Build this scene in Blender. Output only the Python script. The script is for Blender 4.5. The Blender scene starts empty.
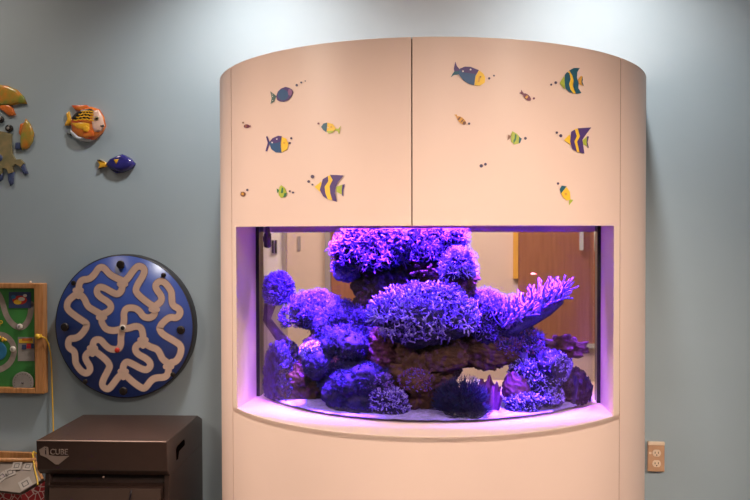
import bpy, bmesh, math, random
from mathutils import Vector, Matrix, noise
from mathutils.geometry import tessellate_polygon
random.seed(7)
PI = math.pi
C = bpy.context.scene.collection
rnd = random.uniform

# ------------------------------------------------------------------ camera
F_PX, YAW, PITCH, ROLL = 912.0, 0.117, 0.0215, -0.0022
CAM = Vector((0.2049, -3.73, 1.3382))
FWD = Vector((-math.sin(YAW)*math.cos(PITCH), math.cos(YAW)*math.cos(PITCH), -math.sin(PITCH)))
RT0 = Vector((math.cos(YAW), math.sin(YAW), 0)); UP0 = RT0.cross(FWD)
RT = RT0*math.cos(ROLL) + UP0*math.sin(ROLL); UP = UP0*math.cos(ROLL) - RT0*math.sin(ROLL)
cd = bpy.data.cameras.new('camera'); cd.sensor_width = 36; cd.lens = F_PX*36/750
cam = bpy.data.objects.new('camera', cd); C.objects.link(cam)
m3 = Matrix((RT, UP, -FWD)).transposed()
cam.matrix_world = Matrix.Translation(CAM) @ m3.to_4x4()
bpy.context.scene.camera = cam

# where a sight line meets a plane or the curved cabinet front (used to read real positions off the photograph)
def ray(u, v): return FWD + RT*((u-375)/F_PX) - UP*((v-250)/F_PX)
def aty(u, v, y):
    r = ray(u, v); return CAM + r*((y-CAM.y)/r.y)
def atz(u, v, z):
    r = ray(u, v); return CAM + r*((z-CAM.z)/r.z)
EW, EY = 0.8312, 1.056            # cabinet plan: half ellipse
GW, GY = 0.712, 0.878             # tank glass plan
def onell(u, v, off=0.0):
    r = ray(u, v); W, Y = EW+off, EY+off
    a = (r.x/W)**2+(r.y/Y)**2; b = 2*(CAM.x*r.x/W**2+CAM.y*r.y/Y**2); c = (CAM.x/W)**2+(CAM.y/Y)**2-1
    return CAM + r*((-b-math.sqrt(max(0, b*b-4*a*c)))/(2*a))
Z_TOP, Z_DOOR, Z_LIP = 1.9032, 1.3515, 0.7292

# ------------------------------------------------------------------ materials
def mat(name, col, rough=0.5, var=0.0, scale=8.0, col2=None, metal=0.0, bump=0.0, bscale=40.0, spec=0.5, coat=0.0, stretch=None, trans=0.0):
    m = bpy.data.materials.new(name); m.use_nodes = True; nt = m.node_tree; n = nt.nodes; L = nt.links
    p = n['Principled BSDF']
    p.inputs['Roughness'].default_value = rough; p.inputs['Metallic'].default_value = metal
    p.inputs['Specular IOR Level'].default_value = spec; p.inputs['Coat Weight'].default_value = coat
    p.inputs['Base Color'].default_value = (*col, 1)
    tc = n.new('ShaderNodeTexCoord'); mp = n.new('ShaderNodeMapping'); L.new(tc.outputs['Object'], mp.inputs[0])
    if stretch: mp.inputs['Scale'].default_value = stretch
    if var or col2:
        nz = n.new('ShaderNodeTexNoise'); nz.inputs['Scale'].default_value = scale; nz.inputs['Detail'].default_value = 5
        L.new(mp.outputs[0], nz.inputs['Vector'])
        cr = n.new('ShaderNodeValToRGB'); L.new(nz.outputs['Fac'], cr.inputs[0])
        c2 = col2 or tuple(min(1, c*(1+var)) for c in col); c1 = col if col2 else tuple(c*(1-var) for c in col)
        cr.color_ramp.elements[0].position = 0.36; cr.color_ramp.elements[1].position = 0.64
        cr.color_ramp.elements[0].color = (*c1, 1); cr.color_ramp.elements[1].color = (*c2, 1)
        L.new(cr.outputs[0], p.inputs['Base Color'])
    if bump:
        nb = n.new('ShaderNodeTexNoise'); nb.inputs['Scale'].default_value = bscale; nb.inputs['Detail'].default_value = 4
        L.new(mp.outputs[0], nb.inputs['Vector'])
        b = n.new('ShaderNodeBump'); b.inputs['Strength'].default_value = bump; b.inputs['Distance'].default_value = 0.004
        L.new(nb.outputs['Fac'], b.inputs['Height']); L.new(b.outputs[0], p.inputs['Normal'])
    return m
def glassy(name, tint, ior=1.45, rough=0.0):
    m = bpy.data.materials.new(name); m.use_nodes = True; nt = m.node_tree; n = nt.nodes; L = nt.links
    n.remove(n['Principled BSDF'])
    t = n.new('ShaderNodeBsdfTransparent'); t.inputs[0].default_value = (*tint, 1)
    g = n.new('ShaderNodeBsdfGlossy'); g.inputs['Roughness'].default_value = rough
    f = n.new('ShaderNodeFresnel'); ge = n.new('ShaderNodeNewGeometry'); mi = n.new('ShaderNodeMix'); mi.data_type = 'FLOAT'   # same reflectance on both faces of the pane
    mi.inputs[2].default_value = ior; mi.inputs[3].default_value = 1/ior; L.new(ge.outputs['Backfacing'], mi.inputs[0]); L.new(mi.outputs[0], f.inputs['IOR'])
    mx = n.new('ShaderNodeMixShader'); L.new(f.outputs[0], mx.inputs[0]); L.new(t.outputs[0], mx.inputs[1]); L.new(g.outputs[0], mx.inputs[2])
    L.new(mx.outputs[0], n['Material Output'].inputs[0])
    return m
def s(r, g, b):                                         # sRGB 0-255 to linear
    f = lambda c: (c/255/12.92) if c <= 10 else ((c/255+0.055)/1.055)**2.4
    return (f(r), f(g), f(b))
M = {}
M['wall'] = mat('blue_grey_paint', (0.34, 0.42, 0.475), 0.55, 0.02, 3, bump=0.04, bscale=160)
M['white_paint'] = mat('white_paint', (0.72, 0.69, 0.64), 0.7, 0.02, 3)
M['carpet'] = mat('carpet', (0.16, 0.14, 0.12), 0.95, 0.2, 120, bump=0.3, bscale=300)
M['laminate'] = mat('cream_laminate', (0.83, 0.61, 0.525), 0.42, 0.012, 4, bump=0.02, bscale=220, spec=0.4)
M['recess'] = mat('cream_laminate_recess', (0.84, 0.64, 0.54), 0.38, 0.012, 4, spec=0.4)
M['gap'] = mat('dark_gap', (0.09, 0.045, 0.03), 0.8, 0.1)
M['seam'] = mat('seam_filler', (0.36, 0.22, 0.16), 0.7, 0.05)
M['slot_black'] = mat('slot_black', (0.003, 0.002, 0.002), 0.95, 0.1, spec=0.0)
M['black'] = mat('black_silicone', (0.006, 0.004, 0.012), 0.35, 0.1)
M['plastic_black'] = mat('black_plastic', (0.02, 0.02, 0.025), 0.4, 0.1)
M['glass'] = glassy('aquarium_glass', (0.985, 0.985, 0.99), 1.24)
M['water'] = glassy('water', (0.95, 0.945, 0.985), 1.004)
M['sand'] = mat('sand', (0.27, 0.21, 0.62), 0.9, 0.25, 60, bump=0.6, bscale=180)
M['cube_top'] = mat('dark_brown_plastic', (0.036, 0.0195, 0.0155), 0.34, 0.05, 30, bump=0.15, bscale=400)
M['cube_panel'] = mat('brown_screen_panel', (0.06, 0.038, 0.031), 0.3, 0.15, 6)
M['cube_edge'] = mat('highlight_and_latch', (0.30, 0.21, 0.18), 0.45, 0.1)
M['logo'] = mat('logo_grey', (0.20, 0.15, 0.13), 0.5, 0.05)
M['wood'] = mat('golden_wood', (0.42, 0.18, 0.06), 0.38, 0.0, 6, (0.58, 0.27, 0.10), stretch=(14, 14, 1.2), bump=0.05)
M['blue_board'] = mat('blue_board', (0.032, 0.068, 0.30), 0.32, 0.06, 4, spec=0.5)
M['maze'] = mat('maze_groove', (0.64, 0.44, 0.345), 0.6, 0.06, 20)
M['maze_edge'] = mat('maze_groove_edge', (0.23, 0.15, 0.16), 0.6, 0.06, 20)
M['bolt'] = mat('dark_bolt', (0.025, 0.018, 0.016), 0.28, 0.1, metal=0.3)
M['red'] = mat('red_paint', (0.55, 0.03, 0.02), 0.35, 0.08)
M['green'] = mat('board_green', (0.05, 0.23, 0.05), 0.5, 0.12, 9)
M['road'] = mat('board_road', (0.34, 0.28, 0.24), 0.55, 0.12, 40)
M['whitep'] = mat('white_plastic', (0.72, 0.65, 0.58), 0.45, 0.05)
M['yellow'] = mat('yellow_plastic', (0.85, 0.52, 0.04), 0.4, 0.06)
M['pond'] = mat('pond_blue', (0.03, 0.17, 0.33), 0.45, 0.2, 20)
M['navy'] = mat('card_navy', (0.035, 0.05, 0.13), 0.5, 0.1, 20)
M['grey'] = mat('grey_print', (0.30, 0.27, 0.25), 0.6, 0.1, 20)
M['card'] = mat('printed_card', (0.42, 0.36, 0.32), 0.5, 0.04, 20)
M['ink'] = mat('card_ink', (0.12, 0.10, 0.10), 0.6, 0.1)
M['tray'] = mat('tray_board', (0.28, 0.225, 0.19), 0.55, 0.12, 9)
M['outlet'] = mat('outlet_plate', (0.56, 0.33, 0.20), 0.38, 0.06, 18)
M['ivory'] = mat('ivory_plastic', (0.80, 0.63, 0.48), 0.4, 0.03)
M['slot'] = mat('outlet_slot', (0.06, 0.03, 0.02), 0.6, 0.05)
# ceramic glazes
M['g_orange'] = mat('glaze_orange_green', (0.62, 0.22, 0.03), 0.22, 0, 22, (0.24, 0.28, 0.05), coat=0.4)
M['g_rust'] = mat('glaze_rust', (0.62, 0.16, 0.03), 0.22, 0.15, 20, coat=0.4)
M['g_tan'] = mat('glaze_tan', (0.33, 0.25, 0.12), 0.25, 0, 24, (0.20, 0.19, 0.10), coat=0.4)
M['g_blue'] = mat('glaze_blue', (0.05, 0.07, 0.16), 0.22, 0.3, 40, coat=0.4)
M['g_black'] = mat('glaze_black', (0.015, 0.012, 0.012), 0.2, 0.1, coat=0.4)
M['g_red'] = mat('glaze_red', (0.60, 0.06, 0.02), 0.18, 0, 16, (0.75, 0.25, 0.04), coat=0.5)
M['g_yellow'] = mat('glaze_yellow', (0.80, 0.42, 0.03), 0.18, 0.1, 20, coat=0.5)
M['g_face'] = mat('glaze_pink_white', (0.75, 0.50, 0.40), 0.18, 0.06, 20, coat=0.5)
M['g_ice'] = mat('glaze_ice_blue', (0.42, 0.45, 0.50), 0.18, 0.1, 20, coat=0.5)
M['g_navy'] = mat('glaze_navy', (0.018, 0.018, 0.12), 0.15, 0, 22, (0.035, 0.03, 0.22), coat=0.6)
# decal inks
for k, c in dict(d_purple=(82, 58, 118), d_blue=(52, 86, 130), d_teal=(34, 90, 112), d_yellow=(244, 196, 60), d_lime=(176, 184, 70),
                 d_maroon=(122, 60, 84), d_brown=(128, 84, 66), d_dark=(76, 62, 92), d_white=(225, 215, 215), d_tan=(220, 160, 70), d_mauve=(136, 84, 130),
                 d_green=(60, 120, 80), d_sea=(86, 110, 104)).items():
    M[k] = mat(k, s(*c), 0.45, 0.05, 30)

# ------------------------------------------------------------------ mesh builder
class MB:
    def __init__(self): self.v = []; self.f = []; self.m = []; self.mats = []; self.smooth = []
    def mi(self, m):
        if m not in self.mats: self.mats.append(m)
        return self.mats.index(m)
    def add(self, vs, fs, m, smooth=False):
        o = len(self.v); k = self.mi(m)
        self.v.extend(Vector(x) for x in vs)
        for f in fs: self.f.append([i+o for i in f]); self.m.append(k); self.smooth.append(smooth)
    def box(self, lo, hi, m):
        x0, y0, z0 = lo; x1, y1, z1 = hi
        self.add([(x0,y0,z0),(x1,y0,z0),(x1,y1,z0),(x0,y1,z0),(x0,y0,z1),(x1,y0,z1),(x1,y1,z1),(x0,y1,z1)],
                 [(0,3,2,1),(4,5,6,7),(0,1,5,4),(1,2,6,5),(2,3,7,6),(3,0,4,7)], m)
    def extrude(self, poly, d, m, smooth=False):          # closed 3D polygon pushed along d
        n = len(poly); P = [Vector(p) for p in poly]; d = Vector(d)
        tri = tessellate_polygon([P])
        self.add(P+[p+d for p in P], [tuple(t) for t in tri]+[tuple(i+n for i in reversed(t)) for t in tri]
                 + [(i, (i+1) % n, (i+1) % n+n, i+n) for i in range(n)], m)
    def flat(self, poly, m):
        P = [Vector(p) for p in poly]
        self.add(P, [tuple(t) for t in tessellate_polygon([P])], m)
    def tube(self, pts, rad, m, n=6, cap=True):
        pts = [Vector(p) for p in pts]; rs = rad if isinstance(rad, (list, tuple)) else [rad]*len(pts)
        vs = []; up = None
        for i, p in enumerate(pts):
            t = (pts[min(i+1, len(pts)-1)]-pts[max(i-1, 0)])
            t = t.normalized() if t.length > 1e-9 else Vector((0, 0, 1))
            if up is None: up = t.orthogonal().normalized()
            up = (up - t*up.dot(t)); up = up.normalized() if up.length > 1e-6 else t.orthogonal().normalized()
            b = t.cross(up)
            for k in range(n):
                a = 2*PI*k/n; vs.append(p+(up*math.cos(a)+b*math.sin(a))*rs[i])
        fs = [(i*n+k, i*n+(k+1) % n, (i+1)*n+(k+1) % n, (i+1)*n+k) for i in range(len(pts)-1) for k in range(n)]
        if cap: fs += [tuple(range(n-1, -1, -1)), tuple((len(pts)-1)*n+k for k in range(n))]
        self.add(vs, fs, m, True)
    def ball(self, c, r, m, n=10, k=6, disp=None):
        c = Vector(c); R = r if isinstance(r, (list, tuple)) else (r, r, r)
        vs = []; fs = []
        for i in range(k+1):
            th = PI*i/k
            for j in range(n):
                a = 2*PI*j/n; d = Vector((math.sin(th)*math.cos(a), math.sin(th)*math.sin(a), math.cos(th)))
                q = 1+(disp(d) if disp else 0)
                vs.append(c+Vector((d.x*R[0], d.y*R[1], d.z*R[2]))*q)
        for i in range(k):
            for j in range(n): fs.append((i*n+j, (i+1)*n+j, (i+1)*n+(j+1) % n, i*n+(j+1) % n))
        self.add(vs, fs, m, True)
    def pillow(self, poly, axis, h, m, rings=((1, 0), (1, .45), (.93, .72), (.78, .9), (.5, 1))):   # domed relief over a star-shaped outline
        P = [Vector(p) for p in poly]; n = len(P); c = sum(P, Vector())/n; ax = Vector(axis)
        vs = []
        for sc, hh in rings: vs += [c+(p-c)*sc+ax*(h*hh) for p in P]
        vs.append(c+ax*h*1.02); fs = [(r*n+i, r*n+(i+1) % n, (r+1)*n+(i+1) % n, (r+1)*n+i) for r in range(len(rings)-1) for i in range(n)]
        k = (len(rings)-1)*n; fs += [(k+i, k+(i+1) % n, len(vs)-1) for i in range(n)]
        self.add(vs, fs, m, True)
    def build(self, name, parent=None, origin=None, bevel=0.0, fix=True):
        me = bpy.data.meshes.new(name)
        o3 = Vector(origin) if origin else Vector((0, 0, 0))
        me.from_pydata([v-o3 for v in self.v], [], self.f)
        for m in self.mats: me.materials.append(M[m])
        me.polygons.foreach_set('material_index', self.m); me.polygons.foreach_set('use_smooth', self.smooth)
        if fix:
            bm = bmesh.new(); bm.from_mesh(me); bmesh.ops.remove_doubles(bm, verts=bm.verts, dist=1e-6)
            bmesh.ops.recalc_face_normals(bm, faces=bm.faces); bm.to_mesh(me); bm.free()
        me.update()
        o = bpy.data.objects.new(name, me); C.objects.link(o)
        if parent is not None:
            o.parent = parent; o.location = o3 - world_loc(parent)
        else: o.location = o3
        if bevel:
            b = o.modifiers.new('edge', 'BEVEL'); b.width = bevel; b.segments = 2; b.limit_method = 'ANGLE'; b.angle_limit = 0.7
        return o
def world_loc(o):
    p = Vector(o.location)
    while o.parent: o = o.parent; p += Vector(o.location)
    return p
def tag(o, label=None, cat=None, group=None, kind=None):
    for k, v in (('label', label), ('category', cat), ('group', group), ('kind', kind)):
        if v: o[k] = v
    return o
def thing(name, loc, label, cat, group=None):
    o = bpy.data.objects.new(name, None); o.empty_display_size = 0.05; C.objects.link(o); o.location = loc
    return tag(o, label, cat, group)

# ------------------------------------------------------------------ the room
def struct(mb, name, **k): return tag(mb.build(name, **k), kind='structure')
b = MB(); x0, x1, zc, t = -2.7, 2.9, 2.75, 0.14
b.box((x0, 0, 0), (-0.78, t, zc), 'wall'); b.box((0.78, 0, 0), (x1, t, zc), 'wall')
b.box((-0.78, 0, 0), (0.78, t, 0.55), 'wall'); b.box((-0.78, 0, 1.5), (0.78, t, zc), 'wall')
struct(b, 'wall_back')
b = MB(); b.box((x0-.1, -6, 0), (x0, t, zc), 'wall'); struct(b, 'wall_left')
b = MB(); b.box((x1, -6, 0), (x1+.1, t, zc), 'wall'); struct(b, 'wall_right')
b = MB(); b.box((x0-.1, -6.1, 0), (x1+.1, -6, zc), 'wall'); struct(b, 'wall_front')
b = MB(); b.box((x0-.1, -6.1, -.1), (x1+.1, 3.6, 0), 'carpet'); struct(b, 'floor')
b = MB(); b.box((x0-.1, -6.1, zc), (x1+.1, 3.6, zc+.1), 'white_paint'); struct(b, 'ceiling')

# ------------------------------------------------------------------ the room seen through the tank
M['far_cream'] = mat('far_cream_wall', (0.72, 0.55, 0.46), 0.6, 0.03, 2)
M['far_wood'] = mat('far_wood_panel', (0.30, 0.115, 0.06), 0.35, 0, 5, (0.37, 0.15, 0.08), stretch=(10, 10, 0.6))
M['far_white'] = mat('far_white_door', (0.88, 0.80, 0.80), 0.5, 0.02, 3)
M['far_grey'] = mat('far_grey_trim', (0.36, 0.30, 0.30), 0.5, 0.05, 3)
M['far_fringe'] = mat('far_light_fringe', (0.75, 0.38, 0.06), 0.5, 0.05, 3)
M['chrome'] = mat('bright_handle', (0.9, 0.88, 0.86), 0.2, 0.02, metal=0.6)
YF = 3.2
def farx(u): return aty(u, 300, YF).x
def farz(v): return aty(430, v, YF).z
b = MB(); b.box((x0, YF, 0), (x1, YF+.1, zc), 'far_cream'); struct(b, 'wall_far')
b = MB(); b.box((x0-.1, t, 0), (x0, YF, zc), 'far_cream'); struct(b, 'wall_far_left')
b = MB(); b.box((x1, t, 0), (x1+.1, YF, zc), 'far_cream'); struct(b, 'wall_far_right')
b = MB(); b.box((farx(518), YF-.03, farz(343)), (farx(640), YF, 2.4), 'far_wood'); struct(b, 'trim_1')
b = MB(); b.box((farx(332), YF-.03, farz(372)), (farx(402), YF, 2.4), 'far_wood'); struct(b, 'trim_2')
b = MB(); b.box((farx(326), YF-.05, 0), (farx(331.5), YF, 2.4), 'far_grey'); struct(b, 'trim_3')
b = MB(); b.box((farx(513), YF-.04, farz(278)), (farx(518), YF, 2.4), 'far_fringe'); struct(b, 'light_fringe')  # yellow strip in place of the colour fringe the water makes by dispersion
b = MB(); b.box((farx(556), YF-.045, farz(345.5)), (farx(610), YF-.03, farz(341)), 'chrome'); struct(b, 'trim_5')
d = MB(); d.box((farx(240), YF-.04, farz(276)), (farx(284), YF, 2.2), 'far_white'); dw = struct(d, 'door_1')
d.__init__(); d.box((farx(274), YF-.07, farz(253)), (farx(275.6), YF-.04, farz(240)), 'bolt'); d.build('door_handle', dw)
d = MB(); d.box((farx(277), YF-.07, farz(253)), (farx(278.6), YF-.04, farz(240)), 'bolt'); d.build('door_handle', dw)
b = MB(); b.box((farx(284), YF-.06, 0), (farx(287.5), YF, 2.3), 'far_grey'); struct(b, 'trim_6')
b = MB(); b.box((farx(240), YF-.03, 0), (farx(284), YF, farz(276)), 'far_grey'); struct(b, 'trim_7')
hw = thing('door_pull', (farx(576), YF-.03, farz(260)), 'pale vertical bar handle on the brown wood panelling behind the tank, nearer the tank corner', 'handle')
b = MB(); b.tube([(farx(594), YF-.08, farz(224)), (farx(594), YF-.08, farz(251))], .011, 'chrome', 8)
for v in (228, 247): b.tube([(farx(594), YF-.08, farz(v)), (farx(594), YF-.03, farz(v))], .006, 'chrome', 6)
b.build('bar', hw)
hw = thing('door_pull', (farx(580), YF-.03, farz(260)), 'broad pale vertical bar handle on the brown wood panelling, farther from the tank corner', 'handle')
b = MB(); b.box((farx(578), YF-.09, farz(250)), (farx(582), YF-.075, farz(224)), 'chrome')
for v in (228, 246): b.tube([(farx(580), YF-.08, farz(v)), (farx(580), YF-.03, farz(v))], .006, 'chrome', 6)
b.build('bar', hw)
sw = MB(); sw.box((farx(298), YF-.012, farz(250)), (farx(301), YF, farz(236)), 'far_grey')
tag(sw.build('light_switch'), 'small grey switch plate on the cream wall seen through the tank', 'switch')

# ------------------------------------------------------------------ the cabinet
def ell(x, W=EW, Y=EY): return -Y*math.sqrt(max(0, 1-(x/W)**2))
XS = 0.657                                              # seam between end panel and front
def arcx(a, b_, n, W=EW):                                # even steps of angle
    t0, t1 = math.asin(max(-1, min(1, a/W))), math.asin(max(-1, min(1, b_/W)))
    return [W*math.sin(t0+(t1-t0)*i/n) for i in range(n+1)]
def shell(mb, xs, zlo, zhi, m, W=EW, Y=EY, th=0.018, smooth=True):
    out = [Vector((x, ell(x, W, Y), 0)) for x in xs]; inn = [Vector((p.x*(1-th/W), p.y*(1-th/Y), 0)) for p in out]
    n = len(xs); vs = []
    for z in (zlo, zhi):
        for p in out: vs.append((p.x, p.y, z))
        for p in inn: vs.append((p.x, p.y, z))
    fs = []
    for i in range(n-1):
        fs += [(i, i+1, 2*n+i+1, 2*n+i)]
    mb.add(vs, fs, m, smooth)
    fs = []
    for i in range(n-1):
        fs += [(n+i+1, n+i, 3*n+i, 3*n+i+1), (2*n+i, 2*n+i+1, 3*n+i+1, 3*n+i), (i+1, i, n+i, n+i+1)]
    fs += [(0, 2*n, 3*n, n), (n-1, 2*n-1, 4*n-1, 3*n-1)]
    mb.add(vs, fs, m, False)
cab = thing('aquarium_cabinet', (0, -.5, 0), 'tall cream curved cabinet with two fish-decorated doors built around the aquarium', 'cabinet')
g = 0.0016
doors = []
for sgn in (-1, 1):
    b = MB(); xs = arcx(-XS+g, -0.0019, 40) if sgn < 0 else arcx(0.0019, XS-g, 40)
    shell(b, xs, Z_DOOR, Z_TOP, 'laminate'); doors.append(b.build('door', cab, (0, 0, Z_DOOR), fix=False))
    b = MB(); xs = arcx(-EW, -XS-g, 40) if sgn < 0 else arcx(XS+g, EW, 40)
    shell(b, xs, 0, Z_TOP, 'laminate'); b.build('end_panel', cab, (0, 0, 0), fix=False)
    # jamb beside the opening: narrow curved face and the deep side of the recess
    b = MB(); xi = 0.631
    fr = [(sgn*x, ell(x)) for x in (XS-g, .648, .640, xi)]
    pl = fr + [(sgn*.614, -.405), (sgn*.735, -.002), (sgn*.80, -.002), (sgn*.79, ell(.79)+.02)]
    pl = fr + [(sgn*.614, -.405), (sgn*.735, -.002), (sgn*.752, -.002), (sgn*.645, -.40), (sgn*(XS-g), -.62)]
    b.extrude([(x, y, Z_LIP) for x, y in pl], (0, 0, Z_DOOR-Z_LIP), 'recess'); b.build('jamb', cab, bevel=.0015)
b = MB(); shell(b, arcx(-XS+g, XS-g, 80), 0, Z_LIP-.002, 'laminate'); b.build('lower_panel', cab, fix=False)
def halfplan(W, Y, xa, n, z, sh=0): return [(x, ell(x, W, Y)+sh, z) for x in arcx(-xa, xa, n, W)]
b = MB(); b.extrude(halfplan(EW, EY, XS-g, 80, Z_LIP-.018) + [(.70, -.002, Z_LIP-.018), (-.70, -.002, Z_LIP-.018)], (0, 0, .018), 'recess'); b.build('ledge', cab, bevel=.0015)
# soffit over the recess, and the hood boards that close the upper cupboard
b = MB(); o_ = halfplan(EW-.02, EY-.02, .62, 60, Z_DOOR+.002); i_ = halfplan(GW+.01, GY+.01, .62, 60, Z_DOOR+.002)
n = len(o_); vs = o_+i_+[(x, y, z+.015) for x, y, z in o_+i_]
fs = []
for k in range(n-1): fs += [(k, k+1, n+k+1, n+k), (2*n+k, 2*n+k+1, 3*n+k+1, 3*n+k), (n+k, n+k+1, 3*n+k+1, 3*n+k), (k, k+1, 2*n+k+1, 2*n+k)]
b.add(vs, fs, 'recess'); b.build('soffit', cab)
b = MB(); b.extrude(halfplan(EW-.02, EY-.02, .80, 80, Z_TOP-.03) + [(.805, -.002, Z_TOP-.03), (-.805, -.002, Z_TOP-.03)], (0, 0, .018), 'laminate'); b.build('top_panel', cab)
b = MB(); b.box((-.76, -.395, Z_DOOR-.02), (.76, -.38, Z_TOP-.032), 'laminate'); b.build('back_board', cab)  # unseen board added to block the aquarium lamp from the far room
for sgn in (-1, 1):
    b = MB(); shell(b, [sgn*XS+q for q in (-.0022, 0, .0022)], .002, Z_TOP-.002, 'seam', EW-.0012, EY-.0012, .004); b.build('seam', cab, fix=False)
b = MB(); b.box((-.05, ell(0)+.0195, Z_DOOR+.0005), (.05, ell(0)+.032, Z_TOP-.0006), 'gap'); b.build('gap_backing', cab)  # dark strip added behind the door gap to block the lamp's glow

# ---- decals on the doors
def decal(layers, scale, org, door, name='fish_decal'):
    b = MB()
    for k, (m, poly) in enumerate(layers):
        b.flat([onell(org[0]+x/scale, org[1]+y/scale, 0.0016+0.0003*k) for x, y in poly], m)
    c = b.v[0]
    # give the vinyl a hair of thickness
    return b.build(name, door, tuple(c), fix=False)
def disc(x, y, r, n=12, ry=None): return [(x+r*math.cos(2*PI*i/n), y+(ry or r)*math.sin(2*PI*i/n)) for i in range(n)]
def rot_ell(x, y, rx, ry, a, n=16, t0=0, t1=2*PI):
    out = []
    for i in range(n):
        t_ = t0+(t1-t0)*i/n; p, q = rx*math.cos(t_), ry*math.sin(t_); out.append((x+p*math.cos(a)-q*math.sin(a), y+p*math.sin(a)+q*math.cos(a)))
    return out
def bubbles(lst, scale, org, door, m='d_dark'):
    for x, y, r in lst: decal([(m, disc(x, y, r))], scale, org, door, 'bubble_decal')
DL, DR = doors
o_, k_ = (265, 75), 16.67
decal([('d_sea', [(190,352),(150,318),(88,272),(104,350),(110,390),(92,482),(150,445)]), ('d_purple', [(188,350),(212,280),(268,225),(340,198),(402,212),(452,243),(470,290),(442,352),(390,412),(320,447),(250,442),(203,420)]),
       ('d_blue', disc(300, 330, 88, 18, 92)), ('d_mauve', [(395,232),(448,250),(462,295),(425,350),(388,330),(380,280)]), ('d_white', disc(125,355,9)), ('d_white', disc(128,425,8)), ('d_white', disc(122,318,7))], k_, o_, DL)
bubbles([(528,170,22),(603,125,17),(670,100,11)], k_, o_, DL)
o_, k_ = (260, 115), 8.82
decal([('d_purple', [(88,245),(64,186),(53,192),(68,245),(48,318),(62,320)]), ('d_blue', [(78,245),(110,205),(160,184),(192,188),(180,250),(190,332),(140,330),(100,302)]), ('d_purple', [(82,238),(110,204),(160,183),(192,187),(182,235),(130,250)]),
       ('d_yellow', [(193,192),(230,208),(249,250),(241,302),(191,328),(183,260)]), ('d_white', disc(148,212,7)), ('d_white', disc(107,243,7)), ('d_tan', disc(212,245,8))], k_, o_, DL)
bubbles([(275,205,10),(262,247,10)], k_, o_, DL)
decal([('d_lime', [(660,118),(690,122),(712,95),(698,172),(684,142),(655,135)]), ('d_teal', [(538,105),(560,75),(593,66),(586,152),(560,136)]), ('d_yellow', [(595,67),(640,79),(669,115),(650,145),(588,150)]), ('d_lime', [(588,140),(650,138),(640,155),(600,163)]), ('d_white', disc(598,110,5)), ('d_tan', disc(628,105,9))], k_, o_, DL)
bubbles([(515,75,9)], k_, o_, DL, 'd_maroon')
o_, k_ = (235, 170), 6.52
decal([('d_brown', disc(52,158,17)), ('d_tan', disc(50,156,9)), ('d_brown', [(36,140),(48,146),(40,150)])], k_, o_, DL)
bubbles([(80,130,8)], k_, o_, DL)
decal([('d_green', [(272,120),(290,132),(276,152)]), ('d_lime', [(285,140),(290,110),(300,98),(322,112),(338,150),(325,175),(300,183),(285,165)]), ('d_green', [(306,112),(315,120),(312,150),(298,150)]), ('d_green', [(322,150),(338,150),(328,175),(314,178)])], k_, o_, DL)
bubbles([(357,138,7),(378,147,7)], k_, o_, DL)
def angel(nose, s1, wave, s2, tail, tip, c, cn, ct, k_, o_, door):
    decal([(ct, tail), (c, tip), (cn, nose), (c, s1), ('d_yellow', wave), (c, s2)], k_, o_, door)
angel([(518,110),(560,76),(572,100),(556,145)], [(572,60),(605,40),(610,70),(585,110),(590,150),(607,192),(575,172),(553,130)], [(605,38),(622,35),(637,65),(617,105),(621,150),(636,197),(605,191),(589,150),(584,110),(609,72)],
      [(618,31),(708,35),(675,75),(657,110),(652,150),(664,207),(634,197),(621,150),(617,105),(637,65)], [(660,110),(700,95),(712,100),(700,130),(704,165),(662,142)], [(700,95),(717,93),(705,132),(706,172),(697,165),(696,130)], 'd_purple', 'd_yellow', 'd_lime', 6.52, (235,170), DL)
bubbles([(505,43,12),(480,75,9),(505,95,6)], 6.52, (235,170), DL)
decal([('d_maroon', disc(355,375,100,16,65)), ('d_tan', [(318,330),(335,330),(340,425),(322,425)]), ('d_maroon', [(440,375),(480,330),(475,410)])], 33.3, (236,115), DL)
bubbles([(235,255,32)], 33.3, (236,115), DL, 'd_brown')
o_, k_ = (445, 55), 12.5
decal([('d_purple', [(195,190),(150,140),(130,82),(110,170),(118,215),(175,240)]), ('d_teal', [(118,205),(95,235),(72,278),(112,250),(170,243),(195,200)]), ('d_blue', [(185,172),(250,146),(320,150),(422,190),(380,260),(362,378),(300,362),(230,317),(168,238)]),
       ('d_purple', [(190,168),(250,144),(320,148),(424,189),(390,240),(300,225),(210,215)]), ('d_yellow', [(424,190),(480,232),(503,280),(498,345),(440,383),(370,378),(384,268)]), ('d_tan', [(425,260),(450,270),(430,340),(405,340)]), ('d_white', disc(225,203,11)), ('d_white', disc(320,182,11)), ('d_brown', disc(445,272,9))], k_, o_, DR)
bubbles([(552,292,15),(612,258,12)], k_, o_, DR)
angel([(183,287),(238,203),(262,290),(243,370)], [(248,185),(275,150),(310,165),(320,240),(300,300),(320,370),(357,417),(300,397),(255,352),(244,250)], [(283,147),(308,138),(345,200),(357,260),(347,330),(386,422),(355,416),(318,367),(301,300),(321,237),(308,167)],
      [(303,130),(360,100),(437,99),(405,150),(400,220),(422,290),(415,350),(457,412),(388,422),(358,330),(362,260),(340,190),(315,150)], [(415,240),(448,198),(472,205),(455,260),(485,330),(425,300)], [(470,203),(474,250),(466,270),(490,332),(462,300),(456,262)], 'd_teal', 'd_lime', 'd_tan', k_, (545,60), DR)
bubbles([(135,283,18),(77,308,14)], k_, (545,60), DR)
o_, k_ = (450, 85), 7.69
decal([('d_maroon', [(575,75),(548,36),(545,55),(530,62),(560,76)]), ('d_maroon', rot_ell(593,93,38,19,.75)), ('d_tan', rot_ell(590,92,9,14,.75))], k_, o_, DR)
bubbles([(645,103,9)], k_, o_, DR, 'd_maroon')
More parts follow.
